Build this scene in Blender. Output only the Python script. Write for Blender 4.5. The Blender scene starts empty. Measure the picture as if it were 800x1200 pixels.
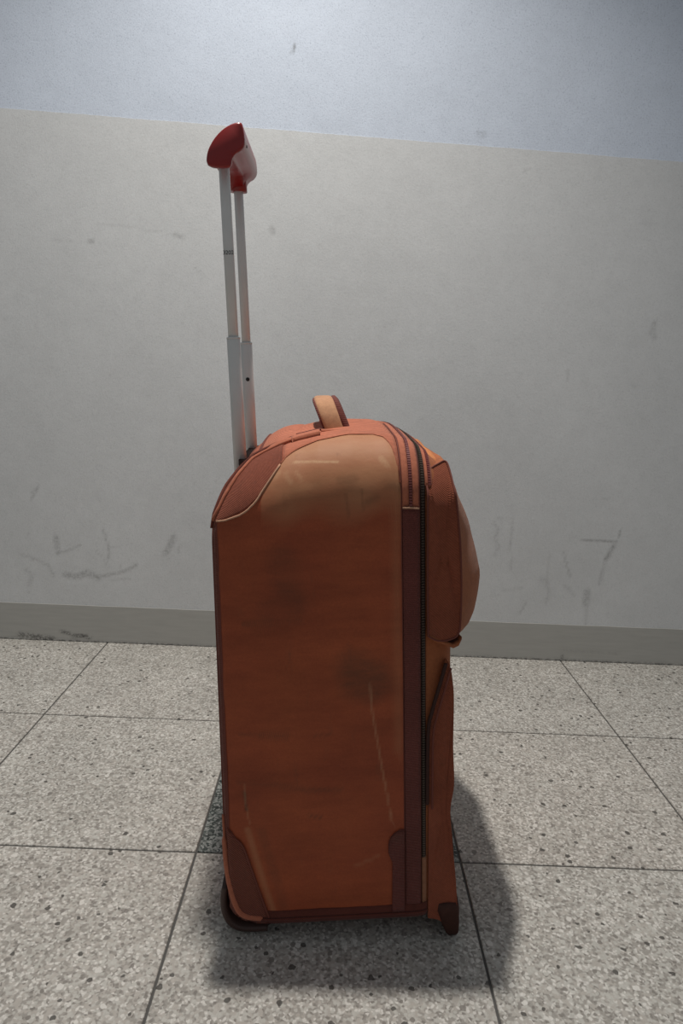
import bpy, bmesh, math, random
import numpy as np
from mathutils import Vector, Matrix, noise

S = bpy.context.scene
C = S.collection

# ------------------------------------------------------------------ camera
F_PX, PITCH, ROLL, YAW = 801.44, 0.1934, 0.0425, 0.0070
cam_d = bpy.data.cameras.new('camera'); cam = bpy.data.objects.new('camera', cam_d); C.objects.link(cam)
cp, sp, cr, sr, cy, sy = math.cos(PITCH), math.sin(PITCH), math.cos(ROLL), math.sin(ROLL), math.cos(YAW), math.sin(YAW)
Rr = Matrix(((cr, -sr, 0), (sr, cr, 0), (0, 0, 1)))
P = Matrix(((1, 0, 0), (0, cp, -sp), (0, sp, cp)))
B = Matrix(((1, 0, 0), (0, 0, -1), (0, 1, 0)))
Yw = Matrix(((cy, -sy, 0), (sy, cy, 0), (0, 0, 1)))
M = Rr @ P @ B @ Yw
right, down, fwd = M[0], M[1], M[2]
rot = Matrix((right, -down, -fwd)).transposed()
cam.matrix_world = Matrix.Translation((-0.0091, 0, 0.7112)) @ rot.to_4x4()
cam_d.sensor_fit = 'VERTICAL'; cam_d.sensor_height = 36.0; cam_d.lens = F_PX * 36 / 1200
cam_d.clip_start = 0.02
S.camera = cam

# ------------------------------------------------------------------ light
w = bpy.data.worlds.new('corridor_light'); S.world = w; w.use_nodes = True
w.node_tree.nodes['Background'].inputs[0].default_value = (0.86, 0.93, 1.0, 1)
w.node_tree.nodes['Background'].inputs[1].default_value = 0.15
lamp_d = bpy.data.lights.new('ceiling_lamp', 'SPOT'); lamp = bpy.data.objects.new('ceiling_lamp', lamp_d)
C.objects.link(lamp); lamp.location = (-0.18, 1.01, 2.5)
lamp_d.energy = 104; lamp_d.shadow_soft_size = 0.045; lamp_d.color = (1.0, 0.97, 0.92)
lamp_d.spot_size = math.radians(113); lamp_d.spot_blend = 1.0

S.view_settings.view_transform = 'Standard'; S.view_settings.look = 'None'
S.view_settings.gamma = 1.0; S.view_settings.use_curve_mapping = False
S.view_settings.exposure = 0.55

# ------------------------------------------------------------------ node helpers
class Mat:
    def __init__(s, name):
        s.m = bpy.data.materials.new(name); s.m.use_nodes = True
        s.t = s.m.node_tree; s.b = s.t.nodes['Principled BSDF']
    def n(s, kind, **kw):
        nd = s.t.nodes.new(kind)
        for k, v in kw.items():
            if k.startswith('i_'):
                key = k[2:]
                nd.inputs[int(key) if key.isdigit() else key].default_value = v
            else: setattr(nd, k, v)
        return nd
    def l(s, a, b): s.t.links.new(a, b)
    def put(s, v, sock):
        if isinstance(v, bpy.types.NodeSocket): s.l(v, sock)
        else: sock.default_value = v
    def math(s, op, a, b=0.0, c=None, clamp=False):
        nd = s.n('ShaderNodeMath', operation=op, use_clamp=clamp)
        s.put(a, nd.inputs[0]); s.put(b, nd.inputs[1])
        if c is not None: s.put(c, nd.inputs[2])
        return nd.outputs[0]
    def mix(s, f, a, b, blend='MIX'):
        nd = s.n('ShaderNodeMix', data_type='RGBA', blend_type=blend)
        s.put(f, nd.inputs[0])
        for v, i in ((a, 6), (b, 7)):
            s.put(v if isinstance(v, bpy.types.NodeSocket) else (*v, 1), nd.inputs[i])
        return nd.outputs[2]
    def ramp(s, f, stops, interp='LINEAR'):
        nd = s.n('ShaderNodeValToRGB'); r = nd.color_ramp; r.interpolation = interp
        while len(r.elements) < len(stops): r.elements.new(0.5)
        for e, (p, c) in zip(r.elements, stops):
            e.position = p; e.color = (*c, 1) if len(c) == 3 else c
        s.l(f, nd.inputs[0]); return nd.outputs[0]
    def mr(s, f, a, b, c=0.0, d=1.0):
        nd = s.n('ShaderNodeMapRange'); s.put(f, nd.inputs[0])
        for i, v in enumerate((a, b, c, d)): nd.inputs[1 + i].default_value = v
        return nd.outputs[0]
    def obj(s, scale=(1, 1, 1)):
        tc = s.n('ShaderNodeTexCoord'); mp = s.n('ShaderNodeMapping'); mp.inputs['Scale'].default_value = scale
        s.l(tc.outputs['Object'], mp.inputs[0]); return mp.outputs[0]
    def noise(s, vec, scale, detail=3.0, rough=0.55):
        nd = s.n('ShaderNodeTexNoise'); nd.inputs['Scale'].default_value = scale
        nd.inputs['Detail'].default_value = detail; nd.inputs['Roughness'].default_value = rough
        s.l(vec, nd.inputs['Vector']); return nd.outputs['Fac']
    def attr(s, name):
        return s.n('ShaderNodeAttribute', attribute_name=name).outputs['Fac']
    def bump(s, h, strength, dist, prev=None):
        nd = s.n('ShaderNodeBump'); nd.inputs['Strength'].default_value = strength; nd.inputs['Distance'].default_value = dist
        s.l(h, nd.inputs['Height'])
        if prev is not None: s.l(prev, nd.inputs['Normal'])
        return nd.outputs[0]
    def done(s, col=None, rough=None, nrm=None, metal=0.0, spec=0.5):
        if col is not None: s.put(col if isinstance(col, bpy.types.NodeSocket) else (*col, 1), s.b.inputs['Base Color'])
        if rough is not None: s.put(rough, s.b.inputs['Roughness'])
        if nrm is not None: s.l(nrm, s.b.inputs['Normal'])
        s.b.inputs['Metallic'].default_value = metal
        s.b.inputs['Specular IOR Level'].default_value = spec
        return s.m

def terrazzo(name, base, chips, dark_share):
    m = Mat(name)
    geo = m.n('ShaderNodeNewGeometry'); oi = m.n('ShaderNodeObjectInfo')
    off = m.n('ShaderNodeVectorMath', operation='MULTIPLY'); off.inputs[1].default_value = (7.3, 3.1, 0)
    comb = m.n('ShaderNodeCombineXYZ'); m.l(oi.outputs['Random'], comb.inputs[0]); m.l(oi.outputs['Random'], comb.inputs[1])
    m.l(comb.outputs[0], off.inputs[0])
    add = m.n('ShaderNodeVectorMath', operation='ADD'); m.l(geo.outputs['Position'], add.inputs[0]); m.l(off.outputs[0], add.inputs[1])
    # warp so the chips get broken outlines
    wn = m.n('ShaderNodeTexNoise'); wn.inputs['Scale'].default_value = 160; m.l(add.outputs[0], wn.inputs['Vector'])
    ws = m.n('ShaderNodeVectorMath', operation='MULTIPLY_ADD'); ws.inputs[1].default_value = (0.006, 0.006, 0)
    m.l(wn.outputs['Color'], ws.inputs[0]); m.l(add.outputs[0], ws.inputs[2])
    vec = ws.outputs[0]
    def layer(scale):
        v = m.n('ShaderNodeTexVoronoi', voronoi_dimensions='2D'); v.inputs['Scale'].default_value = scale
        v.inputs['Randomness'].default_value = 1.0; m.l(vec, v.inputs['Vector'])
        sep = m.n('ShaderNodeSeparateColor'); m.l(v.outputs['Color'], sep.inputs[0])
        return v.outputs['Distance'], sep.outputs[0], sep.outputs[1], sep.outputs[2]
    # fine bed of small chips
    d, r, g, b = layer(270)
    bed = m.ramp(r, [(0.0, chips[0]), (0.12, chips[1]), (0.40, chips[2]), (0.66, chips[3]), (0.86, chips[4])], 'CONSTANT')
    col = m.mix(m.math('MULTIPLY', m.mr(d, 0.0, 0.6, 1.0, 0.5), 1.0), base, bed)
    # medium chips
    d, r, g, b = layer(170)
    size = m.math('MULTIPLY', m.mr(g, 0, 1, 0.18, 0.42), m.math('GREATER_THAN', b, 0.2))
    inside = m.math('LESS_THAN', d, size)
    chip = m.ramp(r, [(0.0, chips[1]), (0.22, chips[3]), (0.44, chips[2]), (0.64, chips[4]), (1 - dark_share, chips[0])], 'CONSTANT')
    col = m.mix(m.math('MULTIPLY', inside, 0.8), col, chip)
    # few large ones
    d, r, g, b = layer(84)
    size = m.math('MULTIPLY', m.mr(g, 0, 1, 0.14, 0.36), m.math('GREATER_THAN', b, 0.74))
    inside = m.math('LESS_THAN', d, size)
    chip = m.ramp(r, [(0.0, chips[5]), (0.18, chips[3]), (0.42, chips[4]), (0.58, chips[1]), (0.78, chips[0])], 'CONSTANT')
    col = m.mix(m.math('MULTIPLY', inside, 0.85), col, chip)
    # each tile from a slightly different mix, and soft clouds
    cl = m.noise(geo.outputs['Position'], 9, 4)
    col = m.mix(1.0, col, m.ramp(cl, [(0.3, (0.90, 0.90, 0.89)), (0.7, (1.06, 1.06, 1.05))]), 'MULTIPLY')
    tint = m.ramp(oi.outputs['Random'], [(0.0, (1.03, 0.985, 0.96)), (0.35, (1.0, 0.985, 0.965)), (0.65, (1.01, 0.99, 0.97)), (1.0, (1.04, 1.0, 0.97))])
    col = m.mix(1.0, col, tint, 'MULTIPLY')
    ro = m.mr(m.noise(geo.outputs['Position'], 40, 3), 0.3, 0.7, 0.42, 0.58)
    h = m.bump(m.noise(geo.outputs['Position'], 90, 2), 0.05, 0.001)
    return m.done(col, ro, h, spec=0.35)

M_TILE = terrazzo('light_terrazzo', (0.42, 0.40, 0.37),
                  [(0.215, 0.197, 0.18), (0.53, 0.52, 0.485), (0.32, 0.30, 0.275), (0.46, 0.43, 0.395), (0.70, 0.68, 0.645), (0.055, 0.05, 0.045)], 0.07)
M_TILE_DARK = terrazzo('dark_terrazzo', (0.14, 0.155, 0.148),
                  [(0.015, 0.022, 0.020), (0.36, 0.385, 0.37), (0.035, 0.05, 0.045), (0.20, 0.22, 0.21), (0.46, 0.48, 0.47), (0.008, 0.012, 0.011)], 0.42)

def plain(name, col, rough, metal=0.0, spec=0.5, nscale=60, namp=0.08, bump=0.0):
    m = Mat(name); o = m.obj()
    f = m.noise(o, nscale, 3)
    c = m.mix(f, tuple(x * (1 - namp) for x in col), tuple(min(1, x * (1 + namp)) for x in col))
    nr = m.bump(f, bump, 0.001) if bump else None
    return m.done(c, rough, nr, metal, spec)

M_GROUT = plain('grout', (0.10, 0.095, 0.088), 0.9)

def paint(name, col, speck, speck_amt, scuffs=True):
    m = Mat(name); o = m.obj()
    grain = m.noise(o, 300, 4, 0.8); cloud = m.noise(o, 3.2, 4, 0.6); blot = m.noise(o, 28, 3, 0.6)
    c = m.mix(m.mr(cloud, 0.3, 0.7), tuple(x * 0.95 for x in col), tuple(x * 1.04 for x in col))
    c = m.mix(1.0, c, m.ramp(blot, [(0.3, (0.975, 0.975, 0.975)), (0.7, (1.02, 1.02, 1.02))]), 'MULTIPLY')
    sp_ = m.mr(grain, 0.33, 0.46, 1.0, 0.0)
    c = m.mix(m.math('MULTIPLY', sp_, speck_amt), c, speck)
    lt = m.mr(grain, 0.56, 0.68, 0.0, 0.45)
    c = m.mix(lt, c, tuple(min(1, x * 1.22) for x in col))
    if scuffs:
        st = m.attr('scuff'); br = m.mr(m.noise(o, 120, 4, 0.75), 0.36, 0.62, 0.15, 1.0)
        c = m.mix(m.math('MULTIPLY', st, br, clamp=True), c, (0.115, 0.11, 0.105))
    h = m.bump(grain, 0.45, 0.0011)
    h = m.bump(m.noise(o, 14, 3), 0.12, 0.006, h)
    return m.done(c, 0.72, h, spec=0.25)

M_WALL_UP = paint('upper_white_paint', (0.555, 0.605, 0.69), (0.29, 0.32, 0.385), 0.6)
M_WALL_LO = paint('lower_grey_paint', (0.575, 0.58, 0.58), (0.375, 0.38, 0.38), 0.45)
def skirting_paint():
    m = Mat('skirting_paint'); o = m.obj((1, 1, 9)); o1 = m.obj()
    f = m.noise(o, 14, 4)
    c = m.mix(f, (0.33, 0.325, 0.30), (0.42, 0.41, 0.385))
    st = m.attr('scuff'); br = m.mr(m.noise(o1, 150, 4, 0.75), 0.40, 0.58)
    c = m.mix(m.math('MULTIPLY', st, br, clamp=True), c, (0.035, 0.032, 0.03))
    return m.done(c, 0.6, m.bump(f, 0.1, 0.001), spec=0.3)
M_SKIRT = skirting_paint()

def fabric(name, col, amp=0.14, weave=700, strength=0.5, rough=0.85, twill=True, dirt=(0.10, 0.06, 0.04)):
    """woven nylon: diagonal twill relief, uneven dye"""
    m = Mat(name); o = m.obj()
    wv = m.n('ShaderNodeTexWave', wave_type='BANDS', bands_direction='DIAGONAL' if twill else 'Z')
    wv.inputs['Scale'].default_value = weave / 3.0; wv.inputs['Distortion'].default_value = 1.2; wv.inputs['Detail'].default_value = 1.0
    m.l(o, wv.inputs['Vector'])
    wx = m.n('ShaderNodeTexWave', wave_type='BANDS', bands_direction='X'); wx.inputs['Scale'].default_value = weave / 2.6
    m.l(o, wx.inputs['Vector'])
    wave = m.math('ADD', wv.outputs['Fac'], m.math('MULTIPLY', wx.outputs['Fac'], 0.4))
    big = m.noise(o, 11, 4, 0.6); fine = m.noise(o, 240, 3, 0.65)
    c = m.mix(m.mr(big, 0.3, 0.7), tuple(x * (1 - amp) for x in col), tuple(x * (1 + amp) for x in col))
    c = m.mix(1.0, c, m.ramp(fine, [(0.3, (0.88, 0.87, 0.86)), (0.7, (1.1, 1.1, 1.1))]), 'MULTIPLY')
    c = m.mix(m.mr(wave, 0.1, 0.7, 0.28, 0.0), c, tuple(x * 0.45 for x in col))
    d = m.mr(m.noise(o, 26, 4, 0.7), 0.56, 0.78, 0.0, 0.35)
    c = m.mix(d, c, dirt)
    h = m.bump(wave, strength, 0.0008); h = m.bump(m.noise(o, 22, 3), 0.25, 0.006, h)
    mm = m.done(c, rough, h, spec=0.2)
    m.b.inputs['Sheen Weight'].default_value = 0.08
    return mm

M_NYLON = fabric('salmon_nylon', (0.42, 0.125, 0.07))
M_GUSSET = fabric('pink_gusset', (0.47, 0.152, 0.086), weave=900, strength=0.3, twill=False)
M_COVER = fabric('maroon_webbing', (0.175, 0.048, 0.037), weave=520, strength=0.9, twill=False)
M_PATCH = fabric('ballistic_patch', (0.33, 0.092, 0.052), weave=820, strength=1.0)
M_GUARD = fabric('dark_guard_nylon', (0.21, 0.058, 0.035), weave=620, strength=1.0)
M_POCKET = fabric('pocket_twill', (0.27, 0.073, 0.037), weave=600, strength=0.55)
M_POCKET_FACE = fabric('pocket_face_nylon', (0.36, 0.115, 0.045), weave=800, strength=0.3)
M_FLAP = fabric('bright_orange_nylon', (0.58, 0.21, 0.075), weave=800, strength=0.3)
M_PIPING = plain('maroon_piping', (0.17, 0.05, 0.035), 0.75, spec=0.25)
M_FRAY = plain('dull_frayed_edging', (0.27, 0.125, 0.072), 0.9, spec=0.15, nscale=200, namp=0.35)
M_PIPING_TAN = plain('frayed_tan_piping', (0.50, 0.28, 0.18), 0.85, spec=0.2, nscale=300, namp=0.3)
M_EDGE = fabric('back_edge_nylon', (0.16, 0.042, 0.027), weave=700, strength=0.4)
M_DIRTY = fabric('dirty_binding', (0.12, 0.032, 0.022), weave=700, strength=0.4, dirt=(0.03, 0.02, 0.016))
M_TAPE = plain('zipper_tape', (0.055, 0.026, 0.021), 0.85, spec=0.2)
M_TEETH_PINK = plain('maroon_zipper_teeth', (0.20, 0.055, 0.05), 0.5, spec=0.4)
M_TEETH_OLIVE = plain('olive_zipper_teeth', (0.065, 0.043, 0.03), 0.5, spec=0.4)
M_STRAP = fabric('worn_handle_cloth', (0.52, 0.27, 0.15), weave=900, strength=0.2, amp=0.1)
M_ALU = plain('brushed_aluminium', (0.74, 0.73, 0.70), 0.42, metal=0.25, nscale=40, namp=0.06)
M_RED = plain('dark_red_plastic', (0.27, 0.015, 0.014), 0.32, spec=0.5, nscale=80, namp=0.1)
M_BLACK = plain('black_plastic', (0.012, 0.011, 0.011), 0.6)
M_BUMPER = plain('brown_black_plastic', (0.05, 0.022, 0.016), 0.55)
M_FOOT = plain('scuffed_brown_rubber', (0.06, 0.022, 0.015), 0.7, spec=0.25, nscale=120, namp=0.35)
M_RUBBER = plain('grey_rubber', (0.03, 0.028, 0.027), 0.8)
M_INK = plain('black_ink', (0.02, 0.018, 0.018), 0.7)

def side_panel_mat():
    m = Mat('worn_side_panel'); o = m.obj(); os_ = m.obj((1, 1, 0.25)); oh = m.obj((0.25, 1, 1))
    big = m.noise(o, 7, 5, 0.6); mid = m.noise(oh, 32, 5, 0.7); fine = m.noise(o, 420, 3, 0.7)
    c = m.mix(m.mr(big, 0.3, 0.7), (0.30, 0.061, 0.024), (0.365, 0.084, 0.030))
    c = m.mix(1.0, c, m.ramp(mid, [(0.32, (0.80, 0.78, 0.78)), (0.68, (1.12, 1.12, 1.10))]), 'MULTIPLY')
    c = m.mix(1.0, c, m.ramp(fine, [(0.3, (0.90, 0.90, 0.90)), (0.7, (1.08, 1.08, 1.08))]), 'MULTIPLY')
    # bleached, rubbed shoulder
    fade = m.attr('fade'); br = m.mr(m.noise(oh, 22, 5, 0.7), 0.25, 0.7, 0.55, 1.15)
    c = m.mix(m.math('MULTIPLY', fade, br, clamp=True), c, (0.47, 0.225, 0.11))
    # grime
    d = m.attr('dirt'); bd = m.mr(m.noise(oh, 60, 5, 0.75), 0.3, 0.62, 0.35, 1.0)
    c = m.mix(m.math('MULTIPLY', d, bd, clamp=True), c, (0.075, 0.04, 0.022))
    sv = m.mr(m.noise(os_, 60, 5, 0.8), 0.60, 0.80, 0.0, 0.40)
    c = m.mix(sv, c, (0.15, 0.06, 0.03))
    sc = m.attr('scratch'); bs = m.mr(m.noise(o, 200, 3, 0.7), 0.3, 0.6, 0.5, 1.0)
    c = m.mix(m.math('MULTIPLY', sc, bs, clamp=True), c, (0.66, 0.40, 0.22))
    h = m.bump(fine, 0.15, 0.0006); h = m.bump(m.noise(o, 16, 4), 0.2, 0.006, h)
    mm = m.done(c, 0.62, h, spec=0.3)
    return mm
M_PANEL = side_panel_mat()

# ------------------------------------------------------------------ mesh helpers
def link(name, verts, faces, mat, parent=None, smooth=True, attrs=None):
    me = bpy.data.meshes.new(name); me.from_pydata([tuple(v) for v in verts], [], faces); me.validate(); me.update()
    bm = bmesh.new(); bm.from_mesh(me); bmesh.ops.recalc_face_normals(bm, faces=bm.faces); bm.to_mesh(me); bm.free()
    if smooth: me.polygons.foreach_set('use_smooth', [True] * len(me.polygons))
    if mat: me.materials.append(mat)
    if attrs:
        for k, a in attrs.items():
            at = me.attributes.new(k, 'FLOAT', 'POINT'); at.data.foreach_set('value', np.asarray(a, dtype=np.float32))
    o = bpy.data.objects.new(name, me); C.objects.link(o)
    if parent is not None: o.parent = parent
    return o

def box_vf(x0, x1, y0, y1, z0, z1):
    v = [(x, y, z) for x in (x0, x1) for y in (y0, y1) for z in (z0, z1)]
    f = [(0, 1, 3, 2), (4, 6, 7, 5), (0, 4, 5, 1), (2, 3, 7, 6), (0, 2, 6, 4), (1, 5, 7, 3)]
    return v, f

def grid_faces(nu, nv, base=0):
    return [(base + i * nv + j, base + (i + 1) * nv + j, base + (i + 1) * nv + j + 1, base + i * nv + j + 1)
            for i in range(nu - 1) for j in range(nv - 1)]

def tube(points, r, n=8, closed=False):
    pts = [Vector(p) for p in points]; V = []; Fc = []
    up = None
    for i, p in enumerate(pts):
        a = pts[i - 1] if (i > 0 or closed) else p
        b = pts[(i + 1) % len(pts)] if (i < len(pts) - 1 or closed) else p
        t = (b - a).normalized()
        if up is None:
            up = t.orthogonal().normalized()
        up = (up - t * up.dot(t)).normalized(); s = t.cross(up)
        rr = r[i] if isinstance(r, (list, tuple)) else r
        for k in range(n):
            q = 2 * math.pi * k / n; V.append(p + (up * math.cos(q) + s * math.sin(q)) * rr)
    m = len(pts)
    for i in range(m if closed else m - 1):
        j = (i + 1) % m
        for k in range(n): Fc.append((i * n + k, i * n + (k + 1) % n, j * n + (k + 1) % n, j * n + k))
    if not closed: Fc += [tuple(range(n))[::-1], tuple(range((m - 1) * n, m * n))]
    return V, Fc

def seg_dist(px, pz, a, b):
    ax, az = a; bx, bz = b; dx, dz = bx - ax, bz - az; L = dx * dx + dz * dz + 1e-12
    t = np.clip(((px - ax) * dx + (pz - az) * dz) / L, 0, 1)
    return np.hypot(px - ax - t * dx, pz - az - t * dz)
def strokes(px, pz, lst):
    out = np.zeros_like(px)
    for pts, wd, amt in lst:
        d = np.full_like(px, 9.0)
        for a, b in zip(pts[:-1], pts[1:]): d = np.minimum(d, seg_dist(px, pz, a, b))
        out = np.maximum(out, amt * np.clip(1.5 - d / wd, 0, 1))
    return out

def poly_curve(pts, n):
    """resample a polyline smoothly (Catmull-Rom)"""
    p = [Vector(q) for q in pts]; out = []
    for i in range(len(p) - 1):
        a = p[max(i - 1, 0)]; b = p[i]; c = p[i + 1]; d = p[min(i + 2, len(p) - 1)]
        for k in range(n):
            t = k / n
            out.append(0.5 * ((2 * b) + (c - a) * t + (2 * a - 5 * b + 4 * c - d) * t * t + (3 * b - a - 3 * c + d) * t ** 3))
    out.append(p[-1]); return out

# ------------------------------------------------------------------ floor
WALL_Y = 1.7082; T = 0.4; YA = 0.9148
fv, ff = box_vf(-3.4, 3.4, -1.7, WALL_Y + 0.1, -0.12, -0.0022)
floor = link('floor', fv, ff, M_GROUT, None, False); floor['kind'] = 'structure'
def tile_mesh(sx, sy):
    g = 0.0017; bm = bmesh.new()
    v, f = box_vf(-sx / 2 + g, sx / 2 - g, -sy / 2 + g, sy / 2 - g, -0.010, 0.0)
    vs = [bm.verts.new(q) for q in v]
    for q in f: bm.faces.new([vs[i] for i in q])
    bmesh.ops.recalc_face_normals(bm, faces=bm.faces)
    top = [e for e in bm.edges if all(abs(x.co.z) < 1e-6 for x in e.verts)]
    bmesh.ops.bevel(bm, geom=top, offset=0.0009, segments=1, affect='EDGES')
    me = bpy.data.meshes.new('floor_tile'); bm.to_mesh(me); bm.free(); return me
tm_full = tile_mesh(T, T); last = WALL_Y - (YA + T); tm_cut = tile_mesh(T, last)
tm_dark = tile_mesh(T, T)
tm_full.materials.append(M_TILE); tm_cut.materials.append(M_TILE); tm_dark.materials.append(M_TILE_DARK)
rnd = random.Random(5)
for i in range(-8, 9):
    for k in range(-6, 2):
        dark = (i == 0 and k == 0)
        me = tm_dark if dark else (tm_cut if k == 1 else tm_full)
        o = bpy.data.objects.new('floor_tile', me); C.objects.link(o); o.parent = floor
        y = YA + T * k + (T if k < 1 else last) / 2
        # columns sit so that joints fall on x = +-0.2, +-0.6 ...
        o.location = (T * i, y, rnd.uniform(-0.0003, 0.0))
        if dark: o['label'] = 'dark green-black terrazzo tile'

# ------------------------------------------------------------------ wall
wv_, wf_ = box_vf(-3.4, 3.4, WALL_Y + 0.002, WALL_Y + 0.12, -0.002, 2.9)
# front face of the upper wall as a fine grid so the marks have something to sit on
def wall_sheet(name, xs, zs_of_x, yf, thick, mat, marks, parent):
    nx = len(xs); nz = len(zs_of_x(0.0)); V = []
    for x in xs:
        for z in zs_of_x(x): V.append((x, yf, z))
    Fc = grid_faces(nx, nz); base = len(V)
    for x in xs:
        z = zs_of_x(x); V.append((x, yf + thick, z[-1])); V.append((x, yf + thick, z[0]))
    for i in range(nx - 1):
        Fc.append((i * nz + nz - 1, (i + 1) * nz + nz - 1, base + 2 * (i + 1), base + 2 * i))
        Fc.append((i * nz, base + 2 * i + 1, base + 2 * (i + 1) + 1, (i + 1) * nz))
    A = np.array(V); sc = strokes(A[:, 0], A[:, 2], marks)
    return link(name, V, Fc, mat, parent, False, {'scuff': sc})
wall = link('wall_back', wv_, wf_, M_WALL_UP, None, False); wall['kind'] = 'structure'
PZ, PS = 1.2576, -0.0315
rn = random.Random(3)
wob = [rn.uniform(-1, 1) for _ in range(4000)]
def edge(x): return PZ + PS * x + 0.0008 * noise.noise(Vector((x * 60, 0, 0))) + 0.0010 * noise.noise(Vector((x * 9, 3, 0)))
dense = list(np.arange(-1.0, 1.0001, 0.006)); xs = [-3.4, -1.8, -1.3] + dense + [1.3, 1.8, 3.4]
up_marks = [([(-0.148, 1.438), (-0.151, 1.426)], 0.003, 0.9), ([(0.279, 1.276), (0.293, 1.273)], 0.005, 0.35)]
def zs_up(x):
    e = edge(x); return [e + (2.9 - e) * t for t in list(np.linspace(0, 0.3, 70)) + [0.45, 0.7, 1.0]]
upper = wall_sheet('upper_paint_band', xs, zs_up, WALL_Y + 0.0012, 0.001, M_WALL_UP, up_marks, wall)
lo_marks = [
    ([(-0.726, 0.279), (-0.722, 0.239)], .007, .42), ([(-0.722, 0.239), (-0.695, 0.246), (-0.662, 0.263)], .003, .35),
    ([(-0.604, 0.305), (-0.594, 0.270), (-0.591, 0.228)], .003, .40), ([(-0.624, 0.250), (-0.609, 0.235), (-0.593, 0.205)], .002, .3),
    ([(-0.592, 0.262), (-0.554, 0.263)], .002, .3),
    ([(-0.816, 0.230), (-0.785, 0.221), (-0.750, 0.206), (-0.737, 0.179)], .004, .28), ([(-0.806, 0.191), (-0.791, 0.173), (-0.801, 0.151)], .006, .22),
    ([(-0.705, 0.181), (-0.680, 0.177), (-0.660, 0.182)], .008, .48), ([(-0.653, 0.190), (-0.620, 0.178)], .008, .5),
    ([(-0.625, 0.180), (-0.590, 0.186), (-0.555, 0.196), (-0.520, 0.215)], .004, .40), ([(-0.585, 0.172), (-0.540, 0.176)], .003, .22),
    ([(-0.425, 0.291), (-0.432, 0.274), (-0.438, 0.261), (-0.444, 0.251)], .008, .42), ([(-0.409, 0.269), (-0.414, 0.254)], .003, .3),
    ([(-0.765, 0.410), (-0.776, 0.393), (-0.784, 0.377)], .004, .35), ([(-0.774, 0.401), (-0.786, 0.391)], .003, .25),
    ([(-0.598, 1.043), (-0.518, 1.039), (-0.448, 1.030), (-0.403, 1.020)], .003, .16), ([(-0.416, 1.026), (-0.397, 1.020)], .006, .35),
    ([(-0.619, 1.003), (-0.611, 1.003)], .005, .45), ([(-0.709, 1.004), (-0.659, 1.002)], .003, .12),
    ([(-0.190, 1.051), (-0.186, 1.041)], .006, .35),
    ([(0.618, 0.331), (0.670, 0.328), (0.711, 0.330)], .0016, .55),
    ([(0.716, 0.358), (0.716, 0.343)], .004, .5), ([(0.705, 0.318), (0.699, 0.303), (0.689, 0.282)], .006, .5), ([(0.689, 0.282), (0.683, 0.244), (0.680, 0.213)], .004, .35),
    ([(0.650, 0.192), (0.651, 0.160)], .008, .45), ([(0.653, 0.160), (0.656, 0.102)], .004, .22),
    ([(0.436, 0.414), (0.440, 0.325), (0.446, 0.242)], .0022, .26), ([(0.393, 0.364), (0.406, 0.350), (0.398, 0.325), (0.409, 0.305), (0.402, 0.281)], .004, .26),
    ([(0.579, 0.294), (0.590, 0.262), (0.602, 0.232)], .003, .32), ([(0.526, 0.220), (0.542, 0.219), (0.550, 0.190), (0.547, 0.160)], .005, .26),
    ([(0.496, 0.158), (0.479, 0.123)], .0025, .32), ([(0.431, 0.185), (0.481, 0.195)], .004, .15),
    ([(0.539, 0.304), (0.543, 0.205)], .002, .18), ([(0.590, 0.205), (0.619, 0.180)], .005, .18),
    ([(0.739, 0.873), (0.733, 0.848), (0.745, 0.838)], .006, .3), ([(0.541, 0.751), (0.543, 0.731)], .004, .25), ([(0.676, 1.097), (0.715, 1.094)], .003, .12),
]
rs = random.Random(11)
for _ in range(46):                                    # small nicks and dots all over the lower wall
    x, z = rs.uniform(-.85, .85), rs.uniform(.11, 1.2) if rs.random() < .4 else rs.uniform(.11, .45)
    a = rs.uniform(0, 6.28); L = rs.uniform(.001, .022)
    lo_marks.append(([(x, z), (x + L * math.cos(a), z + L * math.sin(a))], rs.uniform(.0015, .004), rs.uniform(.08, .24)))
def zs_lo(x):
    e = edge(x); return [0.05 + (e - 0.05) * t for t in np.linspace(0, 1, 205)]
lower = wall_sheet('lower_paint_band', xs, zs_lo, WALL_Y, 0.002, M_WALL_LO, lo_marks, wall)
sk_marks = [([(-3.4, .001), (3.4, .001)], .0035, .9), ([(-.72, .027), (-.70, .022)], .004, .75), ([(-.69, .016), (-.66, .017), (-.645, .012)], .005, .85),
            ([(-.83, .012), (-.77, .009), (-.74, .004)], .007, .7), ([(.601, .015), (.601, .0)], .0014, .8), ([(.60, .03), (.75, .026)], .004, .12)]
def zs_sk(x): return list(np.linspace(0.001, 0.1003 + 0.0006 * noise.noise(Vector((x * 12, 7, 0))), 22))
skirt = wall_sheet('baseboard_back', xs, zs_sk, WALL_Y - 0.004, 0.004, M_SKIRT, sk_marks, None); skirt['kind'] = 'structure'

# ------------------------------------------------------------------ suitcase frame
LEAN, TURN = math.radians(3.872), math.radians(2.518)
case = bpy.data.objects.new('suitcase', None); C.objects.link(case)
case['label'] = 'worn orange-brown soft suitcase on wheels standing upright with its red trolley handle pulled out'
case['category'] = 'suitcase'
case.empty_display_size = 0.1
case.matrix_world = Matrix.Translation((-0.1253, 0.7553, 0.0)) @ Matrix.Rotation(TURN, 4, 'Z') @ Matrix.Rotation(-LEAN, 4, 'Y') @ Matrix.Scale(0.9973, 4)
def floor_z(x): return -x * math.tan(LEAN)
W = 0.40

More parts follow.
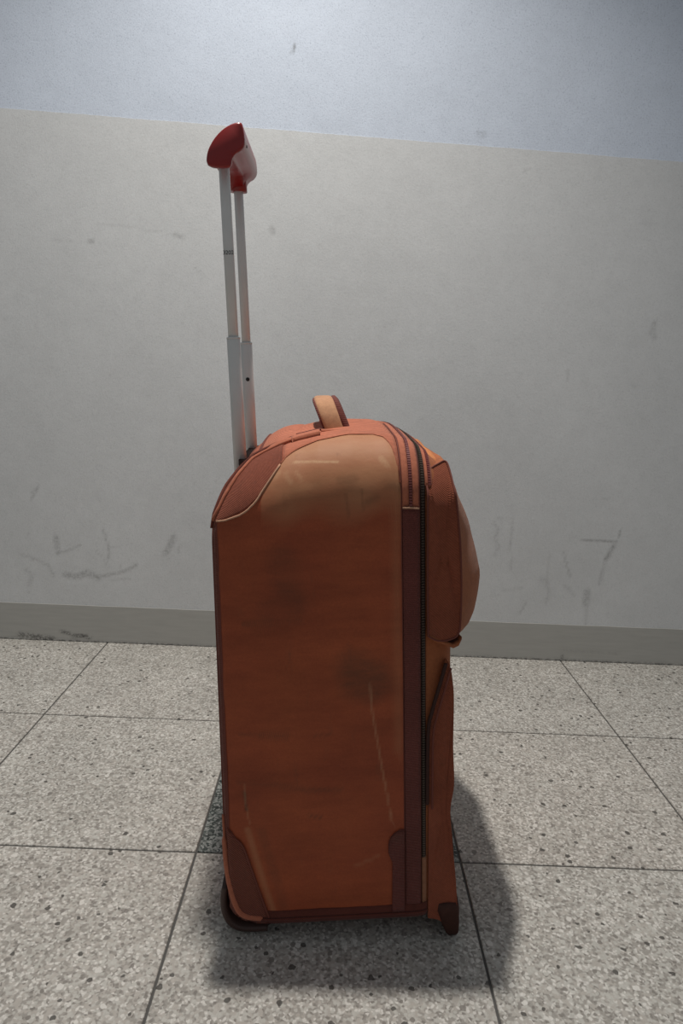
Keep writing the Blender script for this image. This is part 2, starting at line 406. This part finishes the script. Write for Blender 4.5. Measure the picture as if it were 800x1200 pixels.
def interp(tab, x):
    xs_ = [a for a, _ in tab]; ys_ = [b for _, b in tab]; return float(np.interp(x, xs_, ys_))
ZT = [(0, .546), (.005, .564), (.0175, .583), (.033, .599), (.05, .611), (.08, .622), (.105, .629), (.13, .634), (.17, .638), (.215, .636), (.24, .629), (.258, .618), (.275, .604), (.29, .588)]
ZB = [(0, .060), (.004, .045), (.01, .034), (.02, .024), (.035, .018), (.06, .0155), (.25, .0145), (.27, .017), (.29, .03)]
YN = [(0, .014), (.002, .006), (.005, .002), (.009, 0), (.03, 0), (.245, 0), (.258, .003), (.27, .006), (.282, .012), (.29, .024)]
RT = [(0, .03), (.02, .045), (.06, .066), (.2, .068), (.24, .058), (.29, .035)]
def shell(x, v, off=0.0):
    """point on the case's skin: x from back to front, v once around from the near bottom edge over the top"""
    def pos(x, v):
        zt, zb, yn, rt = interp(ZT, x), interp(ZB, x), interp(YN, x), interp(RT, x); rb = 0.014
        yf = W - yn
        if v > 4:
            y, z = pos_half(8 - v, zt, zb, yn, rt, rb, x); y = W - y
        else: y, z = pos_half(v, zt, zb, yn, rt, rb, x)
        xx = x + (1 - min(x, .228) / .228) * .013 * min(max(z, 0), .56) / .56
        return Vector((xx, y, z))
    p = pos(x, v)
    if off:
        e = 1e-3
        a = pos(min(x + e, .29), v) - pos(max(x - e, 0), v); b = pos(x, min(v + .01, 8)) - pos(x, max(v - .01, 0))
        n = a.cross(b)
        if n.length > 1e-12:
            n.normalize(); c = Vector((p.x, W / 2, .3))
            if n.dot(p - c) < 0: n = -n
            p = p + n * off
    return p
def pos_half(v, zt, zb, yn, rt, rb, x):
    if v <= 0: return (W / 2, zb)
    if v < .5: t = v / .5; return (W / 2 + (yn + rb - W / 2) * t, zb)
    if v < 1: q = math.pi / 2 * (v - .5) / .5; return (yn + rb - rb * math.sin(q), zb + rb - rb * math.cos(q))
    if v < 2:
        t = v - 1; bul = 0.005 * math.sin(math.pi * t) * math.sin(math.pi * min(max(x / .26, 0), 1))
        return (yn - bul, zb + rb + (zt - rt - zb - rb) * t)
    if v < 3: q = math.pi / 2 * (v - 2); return (yn + rt - rt * math.cos(q), zt - rt + rt * math.sin(q))
    t = v - 3; return (yn + rt + (W / 2 - yn - rt) * t, zt + .006 * math.sin(math.pi / 2 * t))
def v_at_z(x, z):
    zt, zb, rt = interp(ZT, x), interp(ZB, x), interp(RT, x); rb = .014
    if z < zt - rt: return 1 + (z - zb - rb) / (zt - rt - zb - rb)
    return 2 + math.asin(min(1, (z - zt + rt) / rt)) / (math.pi / 2)

def ring_vs(n1=6):
    vs = list(np.linspace(0, .5, 4)[:-1]) + list(np.linspace(.5, 1, 6)[:-1]) + list(np.linspace(1, 2, 30)[:-1]) + list(np.linspace(2, 3, 13)[:-1]) + list(np.linspace(3, 4, 8))
    return vs + [8 - v for v in vs[::-1][1:-1]]
def closed_shell(xs_, off=0.0):
    vs = ring_vs(); n = len(vs); V = []; Fc = []
    for x in xs_:
        for v in vs: V.append(shell(x, v, off))
    for i in range(len(xs_) - 1):
        for j in range(n): Fc.append((i * n + j, i * n + (j + 1) % n, (i + 1) * n + (j + 1) % n, (i + 1) * n + j))
    Fc += [tuple(range(n)), tuple(range((len(xs_) - 1) * n, len(xs_) * n))]
    return V, Fc
def patch_grid(na, nb, fn, off, rim=-0.004):
    """sheet laid on the skin; fn(a, b) -> (x, v); the border turns in so that the sheet has an edge"""
    V = []; ia = [-1] + list(range(na)) + [na]; ib = [-1] + list(range(nb)) + [nb]
    for i in ia:
        for j in ib:
            a = min(max(i, 0), na - 1) / (na - 1); b = min(max(j, 0), nb - 1) / (nb - 1)
            x, v = fn(a, b); inr = 0 <= i < na and 0 <= j < nb
            V.append(shell(x, v, off if inr else rim))
    return V, grid_faces(na + 2, nb + 2)

# main compartment
xs_b = [0, .003, .006, .010, .016, .022, .03, .038, .046, .06, .08, .105, .13, .17, .2, .215, .228, .24, .25]
v, f = closed_shell(xs_b); body = link('main_compartment', v, f, M_NYLON, case)

# back edge band (dark nylon strip wrapping the rear edge)
v, f = patch_grid(7, 60, lambda a, b: (.0006 + .0066 * a, .9 + b * (v_at_z(.0006 + .0066 * a, .538 + .008 * a) - .9)), .0016)
link('back_edge_band', v, f, M_EDGE, case)

# side panel
CORNER = [(.0075, .547), (.016, .5485), (.0236, .551), (.034, .5545), (.0425, .559), (.053, .568), (.064, .5815), (.075, .595), (.084, .606)]
def panel_top(x):
    if x < .084: return v_at_z(x, interp(CORNER, x))
    if x < .20: return interp([(.084, v_at_z(.084, .606)), (.091, v_at_z(.091, .6135)), (.10, v_at_z(.1, .619)), (.112, 2.72), (.13, 2.775), (.16, 2.825), (.20, 2.84)], x)
    return interp([(.20, 2.84), (.212, 2.77), (.220, 2.60), (.225, 2.35), (.2272, 2.05)], x)
XP = [(0, .018), (1, .2272)]
NA, NB = 96, 250
def panel_fn(a, b):
    aa = a if a < .9 else .9 + .1 * math.sin((a - .9) / .1 * math.pi / 2)
    x = .0075 + (.2272 - .0075) * aa; vt = panel_top(x)
    bb = b; return (x, .72 + (vt - .72) * bb)
v, f = patch_grid(NA, NB, panel_fn, .0022, .0)
# stretched soft cloth: slight waviness
A = np.array([tuple(q) for q in v]); X, Z = A[:, 0], A[:, 2]
for i, q in enumerate(v):
    v[i] = q + Vector((0, -.0010 * noise.noise(Vector((q.x * 12, 1, q.z * 7))) - .0006 * noise.noise(Vector((q.x * 45, 1, q.z * 30))), 0))
nz = np.array([noise.noise(Vector((x * 26, 5, z * 9))) for x, z in zip(X, Z)])
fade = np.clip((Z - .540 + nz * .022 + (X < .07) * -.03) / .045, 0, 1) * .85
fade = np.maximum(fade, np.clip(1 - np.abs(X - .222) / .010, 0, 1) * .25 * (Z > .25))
fade = np.maximum(fade, strokes(X, Z, [([(.033, .158), (.041, .12), (.051, .075), (.061, .033)], .0036, .42)]))
dirt = strokes(X, Z, [([(.172, .366), (.196, .352)], .022, .55), ([(.168, .345), (.19, .338)], .016, .5), ([(.185, .372), (.183, .345)], .004, .45),
    ([(.042, .426), (.075, .425)], .002, .6), ([(.06, .424), (.11, .428)], .003, .3), ([(.055, .285), (.088, .283)], .0022, .65), ([(.03, .287), (.06, .286)], .002, .3),
    ([(.120, .283), (.140, .284)], .002, .3), ([(.026, .222), (.07, .219), (.11, .210), (.15, .208)], .003, .42),
    ([(.20, .362), (.205, .352)], .002, .6), ([(.11, .175), (.125, .172)], .002, .5),
    ([(.09, .50), (.10, .45)], .016, .38), ([(.07, .44), (.10, .46)], .012, .25), ([(.032, .21), (.033, .185)], .0018, .8),
    ([(.05, .155), (.062, .10), (.074, .04)], .006, .25), ([(.165, .575), (.168, .55)], .0016, .3), ([(.183, .58), (.185, .555)], .0014, .3),
    ([(.16, .59), (.175, .592)], .005, .22), ([(.19, .566), (.20, .57)], .004, .35), ([(.02, .03), (.22, .024)], .007, .45)])
scr = strokes(X, Z, [([(.188, .345), (.189, .32), (.193, .29), (.203, .22), (.2135, .154)], .0012, .27), ([(.108, .6105), (.13, .611), (.158, .610)], .0011, .7),
    ([(.085, .596), (.09, .60)], .003, .3), ([(.098, .598), (.103, .59)], .003, .25), ([(.110, .60), (.116, .592)], .002, .25),
    ([(.032, .22), (.033, .19), (.036, .165)], .0010, .18), ([(.207, .612), (.213, .606)], .003, .45),
    ([(.165, .10), (.195, .112)], .002, .12)])
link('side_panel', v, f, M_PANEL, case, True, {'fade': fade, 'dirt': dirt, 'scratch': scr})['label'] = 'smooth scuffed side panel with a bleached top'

# textured patch on the rear top corner
def cpatch(a, b):
    x = .0025 + (.086 - .0025) * a
    v0 = panel_top(max(x, .0075)) + .01; v1 = 3.05
    return (x, v0 + (v1 - v0) * b)
v, f = patch_grid(26, 22, cpatch, .0026); link('corner_patch', v, f, M_PATCH, case)
v, f = tube([shell(x, panel_top(x), .003) for x in np.linspace(.0075, .084, 24)], .0012, 6); link('patch_piping', v, f, M_PIPING_TAN, case)
# ridge seams that run from the rear edge up over the corner
for k, pts in enumerate(([(.004, 2.4), (.012, 2.5), (.03, 2.7), (.05, 2.9), (.075, 3.02), (.1, 3.08)], [(.002, 2.35), (.006, 2.55), (.018, 2.85), (.04, 3.06), (.07, 3.14), (.1, 3.2)])):
    cur = poly_curve([(x, q, 0) for x, q in pts], 6)
    v, f = tube([shell(p.x, p.y, .0035) for p in cur], .0022, 6); link('corner_seam', v, f, M_GUSSET if k == 0 else M_EDGE, case)
# panel edge pipings
v, f = tube([shell(.0070, q, .0012) for q in np.linspace(.95, panel_top(.0075), 60)], .0015, 6); link('side_piping', v, f, M_PIPING, case)
v, f = tube([shell(.0008, q, .0010) for q in np.linspace(.95, v_at_z(.0008, .54), 60)], .0020, 8); link('back_piping', v, f, M_EDGE, case)
v, f = tube([shell(.2278, q, .0012) for q in np.linspace(.75, 3.9, 120)], .0011, 6); link('gusset_piping', v, f, M_PIPING, case)
# top panel, salmon, from the shoulder seam across
def toppan(a, b):
    x = .087 + (.226 - .087) * a; v0 = max(panel_top(x), 2.3) + .015; return (x, v0 + (8 - 2 * v0) * b)
v, f = patch_grid(30, 40, toppan, .0012, -.002); link('top_panel', v, f, M_GUSSET, case)
v, f = tube([shell(x, panel_top(x) + .004, .0024) for x in np.linspace(.084, .2265, 60)], .0009, 6); link('top_seam', v, f, M_GUSSET, case)

# gusset with the two zips
ZC = .557
def strip(x0, x1, va, vb, na=4, nb=120, off=.0018, rim=-.001):
    return patch_grid(na, nb, lambda a, b: (x0 + (x1 - x0) * a, va(x0) + (vb(x0) - va(x0)) * b), off, rim)
v, f = strip(.2290, .2472, lambda x: .65, lambda x: v_at_z(.238, ZC), 7, 90, .0030); link('zip_cover', v, f, M_COVER, case)['label'] = 'maroon webbing strip over the lower zip'
v, f = tube([shell(x, v_at_z(.238, ZC), .0034) for x in np.linspace(.229, .2472, 8)], .0013, 6); link('cover_hem', v, f, M_PIPING_TAN, case)
v, f = strip(.2290, .2365, lambda x: v_at_z(.238, ZC), lambda x: 5.6, 4, 70, .0020); link('zip_tape', v, f, M_GUSSET, case)
v, f = strip(.2405, .2478, lambda x: v_at_z(.238, ZC), lambda x: 5.6, 4, 70, .0020); link('zip_tape', v, f, M_GUSSET, case)
v, f = strip(.2484, .2556, lambda x: .62, lambda x: 7.3, 4, 160, .0006); link('zip_tape', v, f, M_TAPE, case)
v, f = strip(.2560, .2640, lambda x: 2.15, lambda x: 5.85, 4, 60, .0016); link('zip_tape', v, f, M_GUSSET, case)
def teeth(x, va, vb, pitch, size, off):
    V, Fc = [], []; acc = 0; prev = shell(x, va, off); q = va
    while q < vb:
        q += .002; p = shell(x, q, off); acc += (p - prev).length
        if acc >= pitch:
            t = (p - prev).normalized(); acc = 0; n = (shell(x, q, off + .002) - p).normalized(); s = t.cross(n)
            k = len(V)
            for a in (-1, 1):
                for b in (-1, 1):
                    for c in (-1, 1): V.append(p + s * a * size[0] + t * b * size[1] + n * c * size[2])
            Fc += [tuple(k + i for i in fc) for fc in ((0, 1, 3, 2), (4, 6, 7, 5), (0, 4, 5, 1), (2, 3, 7, 6), (0, 2, 6, 4), (1, 5, 7, 3))]
        prev = p
    return V, Fc
for x, va, vb, mt in ((.2385, v_at_z(.238, ZC), 5.6, M_TEETH_PINK), (.2520, .62, 7.3, M_TEETH_OLIVE), (.2602, 2.15, 5.85, M_TEETH_PINK)):
    v, f = teeth(x, va, vb, .0030, (.0018, .0010, .0010), .0020)
    o = link('zipper_teeth', v, f, mt, case, False); o['kind'] = 'stuff'
v, f = tube([shell(.2478, q, .0012) for q in np.linspace(.62, 3.9, 120)], .0011, 6); link('gusset_piping', v, f, M_PIPING, case)
# tan zip ends near the bottom
v, f = strip(.2500, .2550, lambda x: v_at_z(.25, .040), lambda x: v_at_z(.25, .105), 3, 12, .0034); link('zip_end_tab', v, f, M_FRAY, case)

# corner guards at the foot of the side
def guard(a, b):
    z0, z1 = .020, .150
    z = z0 + (z1 - z0) * b
    xr = interp([(.02, .055), (.04, .050), (.07, .042), (.10, .034), (.135, .023), (.150, .010)], z); x = .006 + (xr - .006) * a
    return (max(x, .002), v_at_z(max(x, .02), z) if z > interp(ZB, max(x, .02)) + .014 else .8)
v, f = patch_grid(12, 26, guard, .0042, .001); link('corner_guard', v, f, M_GUARD, case)
v, f = tube(poly_curve([shell(x, v_at_z(x, z), .004) for x, z in ((.010, .150), (.0225, .138), (.032, .108), (.045, .060), (.053, .032))], 6), .0014, 6)
link('guard_piping', v, f, M_PIPING, case)
v, f = tube(poly_curve([shell(x, v_at_z(max(x, .02), z), .003) for x, z in ((.0015, .155), (.0025, .12), (.0045, .08), (.010, .047), (.021, .030), (.045, .025))], 6), [.0018] * 6 + [.0038] * 24 + [.002], 8)
link('guard_piping', v, f, M_GUSSET, case)
def guard2(a, b):
    z = .030 + .118 * b; e = math.sqrt(max(0, 1 - max(0, (b - .82) / .18) ** 2)); x1 = .2272; x0 = x1 - interp([(0, .016), (.62, .015), (.72, .020), (1, .020)], b) * max(.25, e)
    x = x0 + (x1 - x0) * a; return (x, v_at_z(x, z))
v, f = patch_grid(8, 24, guard2, .0046, .001); link('corner_guard', v, f, M_COVER, case)
# bottom binding along the lower edge
v, f = patch_grid(40, 8, lambda a, b: (.022 + .234 * a, .50 + .52 * b), .0036, 0); link('bottom_binding', v, f, M_DIRTY, case)
v, f = tube([shell(x, .98, .0045) for x in np.linspace(.02, .2555, 40)], .0016, 6); link('bottom_piping', v, f, M_DIRTY, case)

# front panel behind the pockets
v, f = closed_shell([.2555, .258, .262, .268, .275, .282, .287, .290]); link('front_panel', v, f, M_POCKET_FACE, case)

def pocket(name, prof, mid, y0, mat_side, mat_face, parent, seed, wr, tilt=lambda z: 0.0, sag=0.0):
    """fabric pocket: a side outline (x,z) swept across the case and puffed out towards its middle"""
    prof = [Vector((p[0], p[1], 0)) for p in prof]
    cur = poly_curve(prof + [prof[0]], 6)[:-1]; n = len(cur)
    ys = [y0, y0 + .003, y0 + .008, y0 + .016, y0 + .03, y0 + .05, y0 + .08, y0 + .12, y0 + .16, W / 2]
    ys = ys + [W - y for y in ys[::-1][1:]]
    V = []
    zmin, zmax = min(p.y for p in cur), max(p.y for p in cur)
    for y in ys:
        d = min(y, W - y) - y0; k = min(1, d / .12); k = math.sin(k * math.pi / 2)
        for p in cur:
            t = (p.x - .258) / .04; tz = (p.y - zmin) / (zmax - zmin)
            bx = mid(tz) * k * max(0, t)
            e = Vector((p.x + bx, y + tilt(p.y) * math.copysign(max(0, 1 - d / .10), W / 2 - y), p.y - sag * k * max(0, 1 - tz * 3.5)))
            e += Vector((1, 0, .6)) * wr * noise.noise(Vector((seed, y * 16, p.y * 20))) * max(0, min(1, t)) * (0.35 + .65 * min(1, d / .02))
            V.append(e)
    # near cap: inset ring for a slightly hollow side gusset
    Fc = []
    for i in range(len(ys) - 1):
        for j in range(n): Fc.append((i * n + j, i * n + (j + 1) % n, (i + 1) * n + (j + 1) % n, (i + 1) * n + j))
    face = link(name, V, Fc, mat_face, parent)
    def cap(y, s, nm):
        c = Vector((sum(p.x for p in cur) / n, 0, sum(p.y for p in cur) / n)); CV = []
        for k, sc in enumerate((1.0, .9, .75, .5, .25)):
            for p in cur:
                q = Vector((c.x + (p.x - c.x) * sc, y + s * (tilt(c.z + (p.y - c.z) * sc) - .0008 + .004 * (1 - sc) + wr * .8 * noise.noise(Vector((p.x * 30, seed + 3, p.y * 22))) * min(1, (1 - sc) * 4)), c.z + (p.y - c.z) * sc)); CV.append(q)
        CF = []
        for k in range(4):
            for j in range(n): CF.append((k * n + j, k * n + (j + 1) % n, (k + 1) * n + (j + 1) % n, (k + 1) * n + j))
        CF.append(tuple(range(4 * n, 5 * n)))
        return link(nm, CV, CF, mat_side, face)
    cap(y0, 1, 'side_gusset'); cap(W - y0, -1, 'side_gusset')
    return face, cur

UP = [(.258, .402), (.2575, .45), (.2575, .52), (.258, .570), (.2585, .590), (.265, .598), (.275, .603), (.2825, .6055), (.2860, .600), (.2885, .580), (.2920, .550), (.2955, .510), (.297, .465), (.2965, .425), (.294, .404), (.284, .397), (.270, .396)]
pk, cu = pocket('upper_pocket', UP, lambda t: interp([(0, .040), (.1, .044), (.28, .049), (.45, .042), (.6, .036), (.83, .020), (.95, .010), (1, .004)], t), -.003, M_POCKET, M_POCKET_FACE, case, 1.7, .0035, lambda z: max(0, z - .572) * .9, .016)
v, f = tube([Vector((p.x, -.004 + max(0, p.y - .572) * .9, p.y)) for p in cu], .0012, 6, True); link('pocket_piping', v, f, M_PIPING, pk)
# lip of cloth hanging under the upper pocket
lipV = []
for i, y in enumerate(np.linspace(-.004, W + .004, 40)):
    for j, (x, z) in enumerate(((.259, .408), (.268, .402), (.279, .397), (.288, .394), (.2945, .397), (.298, .403))):
        lipV.append((x, y, z - .003 - .016 * math.sin(math.pi / 2 * min(1, min(y + .004, W + .004 - y) / .12)) - .002 * noise.noise(Vector((x * 60, y * 20, 4)))))
    for j, (x, z) in enumerate(((.298, .400), (.2945, .392), (.288, .389), (.279, .392), (.268, .397), (.259, .403))):
        lipV.append((x, y, z - .003 - .016 * math.sin(math.pi / 2 * min(1, min(y + .004, W + .004 - y) / .12)) - .002 * noise.noise(Vector((x * 60, y * 20, 4)))))
lf = []
for i in range(39):
    for j in range(12): lf.append((i * 12 + j, i * 12 + (j + 1) % 12, (i + 1) * 12 + (j + 1) % 12, (i + 1) * 12 + j))
lf += [tuple(range(12)), tuple(range(39 * 12, 40 * 12))]
link('pocket_lip', lipV, lf, M_POCKET_FACE, pk)
# bright flap over the pocket's top, bulging up behind the near corner
fl = []; nfy, nfx = 40, 14
for lay in (0, 1):
    for i in range(nfy):
        t = i / (nfy - 1); y = .050 + (W - .100) * t; h = math.sin(math.pi * t) ** .5
        for j in range(nfx):
            s = j / (nfx - 1); x = .262 + .026 * s
            z = .604 + .016 * h * math.sin(math.pi * min(1, .25 + s * .75)) - .012 * s * s - (.004 if lay else 0)
            z += .004 * noise.noise(Vector((x * 40, y * 28, 9)))
            fl.append((x, y, z))
ff_ = grid_faces(nfy, nfx) + grid_faces(nfy, nfx, nfy * nfx)
N1 = nfy * nfx
for i in range(nfy - 1):
    for j in (0, nfx - 1): ff_.append((i * nfx + j, (i + 1) * nfx + j, N1 + (i + 1) * nfx + j, N1 + i * nfx + j))
for j in range(nfx - 1):
    for i in (0, nfy - 1): ff_.append((i * nfx + j, i * nfx + j + 1, N1 + i * nfx + j + 1, N1 + i * nfx + j))
link('pocket_flap', fl, ff_, M_FLAP, pk)['label'] = 'bright orange folded top flap'

LOW = [(.2580, .014), (.2585, .08), (.2590, .18), (.2600, .275), (.2650, .305), (.274, .338), (.2815, .366), (.2855, .360), (.2880, .345), (.2900, .318), (.2895, .255), (.2910, .205), (.2865, .166), (.2905, .110), (.2945, .060), (.2965, .012), (.2955, -.002), (.289, -.005), (.281, .001), (.272, .010)]
lp, cl = pocket('lower_pocket', LOW, lambda t: .014 * math.sin(math.pi * min(1, max(0, t))), .001, M_POCKET, M_POCKET_FACE, case, 5.1, .003)
dl = [Vector((p[0] - .002, -.002, p[1])) for p in LOW[2:7]]
v, f = tube(poly_curve(dl, 8), .0022, 6); link('pocket_zip', v, f, M_TAPE, lp)
dl = [Vector((p[0] + .004, -.003, p[1] - .006)) for p in LOW[2:7]]
v, f = tube(poly_curve(dl, 8), .0013, 6); link('pocket_piping', v, f, M_PIPING, lp)

# feet at the front, bumpers and wheels at the back
def loft(sections):
    n = len(sections[0]); V = [p for s in sections for p in s]; Fc = []
    for i in range(len(sections) - 1):
        for j in range(n): Fc.append((i * n + j, i * n + (j + 1) % n, (i + 1) * n + (j + 1) % n, (i + 1) * n + j))
    Fc += [tuple(range(n)), tuple(range((len(sections) - 1) * n, len(sections) * n))]
    return V, Fc
def round_rect(cx, cy, hx, hy, z, r=.4, n=5):
    out = []
    for qx, qy, a0 in ((1, 1, 0), (-1, 1, 90), (-1, -1, 180), (1, -1, 270)):
        for k in range(n):
            a = math.radians(a0 + 90 * k / (n - 1)); rx = min(hx, hy) * r
            out.append(Vector((cx + qx * (hx - rx) + rx * math.cos(a), cy + qy * (hy - rx) + rx * math.sin(a), z)))
    return out
for y in (.023, W - .023):
    zf = floor_z(.290)
    secs = [round_rect(.2835, y, .0150, .0245, .034, .7), round_rect(.2845, y, .0148, .0255, .024), round_rect(.2875, y, .0118, .0250, .004), round_rect(.2905, y, .0085, .0215, zf + .007), round_rect(.2915, y, .0060, .0180, zf + .0012)]
    v, f = loft(secs); link('front_foot', v, f, M_FOOT, case)
for y in (.030, W - .030):
    # corner bumper: a moulded hook round the rear bottom corner
    arc = [(-.0005, .072), (-.0035, .055), (-.003, .036), (.003, .020), (.014, .011), (.030, .0085), (.050, .0085)]
    cur = poly_curve([(a, 0, b) for a, b in arc], 4); secs = []
    for i, p in enumerate(cur):
        a = cur[max(i - 1, 0)]; b = cur[min(i + 1, len(cur) - 1)]; t = (b - a).normalized(); nn = Vector((t.z, 0, -t.x))
        th = .0040; s = []
        for hy, hn in ((-.026, -1), (-.028, 0), (-.026, 1), (.026, 1), (.028, 0), (.026, -1)): s.append(Vector((p.x, y + hy, p.z)) + nn * hn * th)
        secs.append(s)
    v, f = loft(secs); link('corner_bumper', v, f, M_BUMPER, case)
    R = .021; cx = .034; cz = R + floor_z(cx) + .0008
    prof = [(-.011, R * .55), (-.011, R * .86), (-.008, R * .97), (-.003, R), (.003, R), (.008, R * .97), (.011, R * .86), (.011, R * .55)]
    secs = [[Vector((cx + r * math.cos(2 * math.pi * k / 28), y + a, cz + r * math.sin(2 * math.pi * k / 28))) for k in range(28)] for a, r in prof]
    v, f = loft(secs); wh = link('wheel', v, f, M_RUBBER, case)
    secs = [[Vector((cx + r * math.cos(2 * math.pi * k / 16), y + a, cz + r * math.sin(2 * math.pi * k / 16))) for k in range(16)] for a, r in ((-.0125, .004), (-.0125, .010), (.0125, .010), (.0125, .004))]
    v, f = loft(secs); link('wheel_hub', v, f, M_BUMPER, wh)
v, f = loft([round_rect(.15, W / 2, .095, .15, .016), round_rect(.15, W / 2, .095, .15, .010), round_rect(.15, W / 2, .09, .145, .008)]); link('base_plate', v, f, M_BUMPER, case)

# trolley poles
def oval_tube(cx, cyy, hx, hy, z0, z1, n=20, bev=.0008, lean=0.0):
    secs = []
    for z, k in ((z0, 1), (z1 - bev, 1), (z1, .93)):
        s = []
        for i in range(n):
            a = 2 * math.pi * i / n; c, d = math.cos(a), math.sin(a)
            s.append(Vector((cx + hx * k * math.copysign(abs(c) ** .6, c), cyy + hy * k * math.copysign(abs(d) ** .6, d), z)))
        secs.append(s)
    return loft(secs)
for y in (.13, .27):
    xc = .0345 if y < .2 else .0375
    v, f = oval_tube(xc, y, .0083, .0070, .52, .756); lowp = link('lower_pole', v, f, M_ALU, case)
    v, f = oval_tube(xc, y, .0064, .0054, .70, .968 + (.014 if y > .2 else 0)); upp = link('upper_pole', v, f, M_ALU, lowp)
    v, f = oval_tube(xc, y, .0086, .0073, .7548, .7572); link('pole_collar', v, f, M_ALU, lowp)
    if y > .2:
        v, f = tube([(xc, y - .0074, .7045), (xc, y - .0060, .7045)], .0028, 14); link('button_hole', v, f, M_BLACK, lowp)
    else:
        fc = bpy.data.curves.new('printed_number', 'FONT'); fc.body = '3202'; fc.size = .0068; fc.align_x = 'CENTER'; fc.align_y = 'CENTER'; fc.extrude = .00008
        fo = bpy.data.objects.new('tmp_text', fc); C.objects.link(fo)
        dg = bpy.context.evaluated_depsgraph_get(); me = bpy.data.meshes.new_from_object(fo.evaluated_get(dg)); bpy.data.objects.remove(fo)
        me.name = 'printed_number'; me.materials.clear(); me.materials.append(M_INK)
        to = bpy.data.objects.new('printed_number', me); C.objects.link(to); to.parent = lowp
        to.matrix_local = Matrix.Translation((xc, y - .00555, .857)) @ Matrix.Rotation(math.pi / 2, 4, 'X')

# grip: moulded handle with a hooked section
SEC = [(.019, .9495), (.0175, .955), (.0195, .964), (.0245, .973), (.031, .981), (.040, .9885), (.050, .9935), (.0585, .9950), (.0615, .9915), (.0630, .980), (.0625, .9705), (.058, .9645), (.052, .961), (.0480, .956), (.0455, .948), (.040, .9462), (.026, .9465)]
scur = poly_curve([(a, 0, b) for a, b in SEC + [SEC[0]]], 4)[:-1]
secs = []
for y, k in ((.098, .90), (.0995, .97), (.103, 1.0), (.112, 1.0), (.122, 1.0), (.138, 1.0), (.15, 1.0), (.2, 1.0), (.25, 1.0), (.262, 1.0), (.278, 1.0), (.288, 1.0), (.2965, 1.0), (.3005, .97), (.302, .90)):
    s = []; mid = 1 if .106 < y < .256 else 0
    for p in scur:
        x = .041 + (p.x - .041) * k; z = .970 + (p.z - .970) * k
        # between the poles the underside is scooped so that fingers fit
        if mid and z < .966: z = z + (.966 - z) * .75
        s.append(Vector((x, y, z + (y - .10) * .105)))
    secs.append(s)
v, f = loft(secs); grip = link('grip', v, f, M_RED, case)
v, f = oval_tube(.0395, .27, .0100, .0110, .962, .990); link('grip_socket', v, f, M_RED, grip)
v, f = tube([(.0638, .124, .976), (.061, .124, .976)], .0016, 10); link('screw_hole', v, f, M_BLACK, grip)

# raised sleeve the poles come out of
sl = []; ny, nx = 30, 14
for i in range(ny):
    t = i / (ny - 1); y = .075 + .25 * t
    for j in range(nx):
        s = j / (nx - 1); x = .056 + .055 * s; e = (math.sin(math.pi * min(max(t, .0), 1)) ** .3) * math.sin(math.pi * (.12 + .88 * s)) ** .5 if 0 < t < 1 and s < 1 else 0
        sl.append((x + .009, y, interp(ZT, x) + .001 + .012 * e))
sf = grid_faces(ny, nx); nb = len(sl)
for i in range(ny): sl.append((.065, sl[i * nx][1], .595))
for i in range(ny - 1): sf.append((i * nx, (i + 1) * nx, nb + i + 1, nb + i))
link('pole_sleeve', sl, sf, M_GUSSET, case)
v, f = tube([sl[i * nx] for i in range(ny)], .0022, 6); link('sleeve_hem', v, f, M_EDGE, case)
v, f = loft([round_rect(.050, W / 2, .016, .10, z, .9) for z in (.588, .600, .604)]); link('pole_slot', v, f, M_TAPE, case)

# carry handle: padded strap arching over the top
path = poly_curve([Vector((a, b, 0)) for a, b in ((.120, .632), (.1215, .643), (.126, .657), (.138, .6685), (.160, .6735), (.2, .6745), (.24, .6735), (.262, .6685), (.274, .657), (.2785, .643), (.280, .632))], 5)
secs = []
for i, p in enumerate(path):
    a = path[max(i - 1, 0)]; b = path[min(i + 1, len(path) - 1)]; t = (b - a).normalized(); nn = Vector((-t.y, t.x, 0))
    xc = .1610 - .36 * (p.y - .632); hw = .0128; th = .0052; s = []
    for k in range(16):
        q = 2 * math.pi * k / 16; c, d = math.cos(q), math.sin(q)
        du = hw * math.copysign(abs(c) ** .5, c); dn = th * math.copysign(abs(d) ** .6, d)
        s.append(Vector((xc + du, p.x + nn.x * dn, p.y + nn.y * dn)))
    secs.append(s)
v, f = loft(secs); hd = link('carry_handle', v, f, M_STRAP, case)
for sgn, mt in ((-1, M_COVER), (1, M_COVER)):  # left: edge binding; right: thick dark tube painting the strap edge's shade
    v, f = tube([Vector((.1610 - .36 * (p.y - .632) + sgn * (.0126 if sgn < 0 else .0150), p.x, p.y)) for p in path], .0022 if sgn < 0 else .0052, 8); link('handle_binding_and_shade', v, f, mt, hd)
for y in (.113, .287):
    v, f = loft([round_rect(.160, y, .020, .016, z, .3) for z in (.628, .6385, .640)]); link('handle_anchor', v, f, M_GUSSET, case)
# folded strip beside the handle; the dark seam tube paints its shadow line
v, f = patch_grid(12, 6, lambda a, b: (.098 + .036 * a, 3.02 + .16 * b), .006, 0); link('top_strip', v, f, M_GUSSET, case)
v, f = tube([shell(x, 3.2, .005) for x in np.linspace(.104, .136, 12)], .0018, 6); link('top_strip_shadow_seam', v, f, M_PIPING, case)
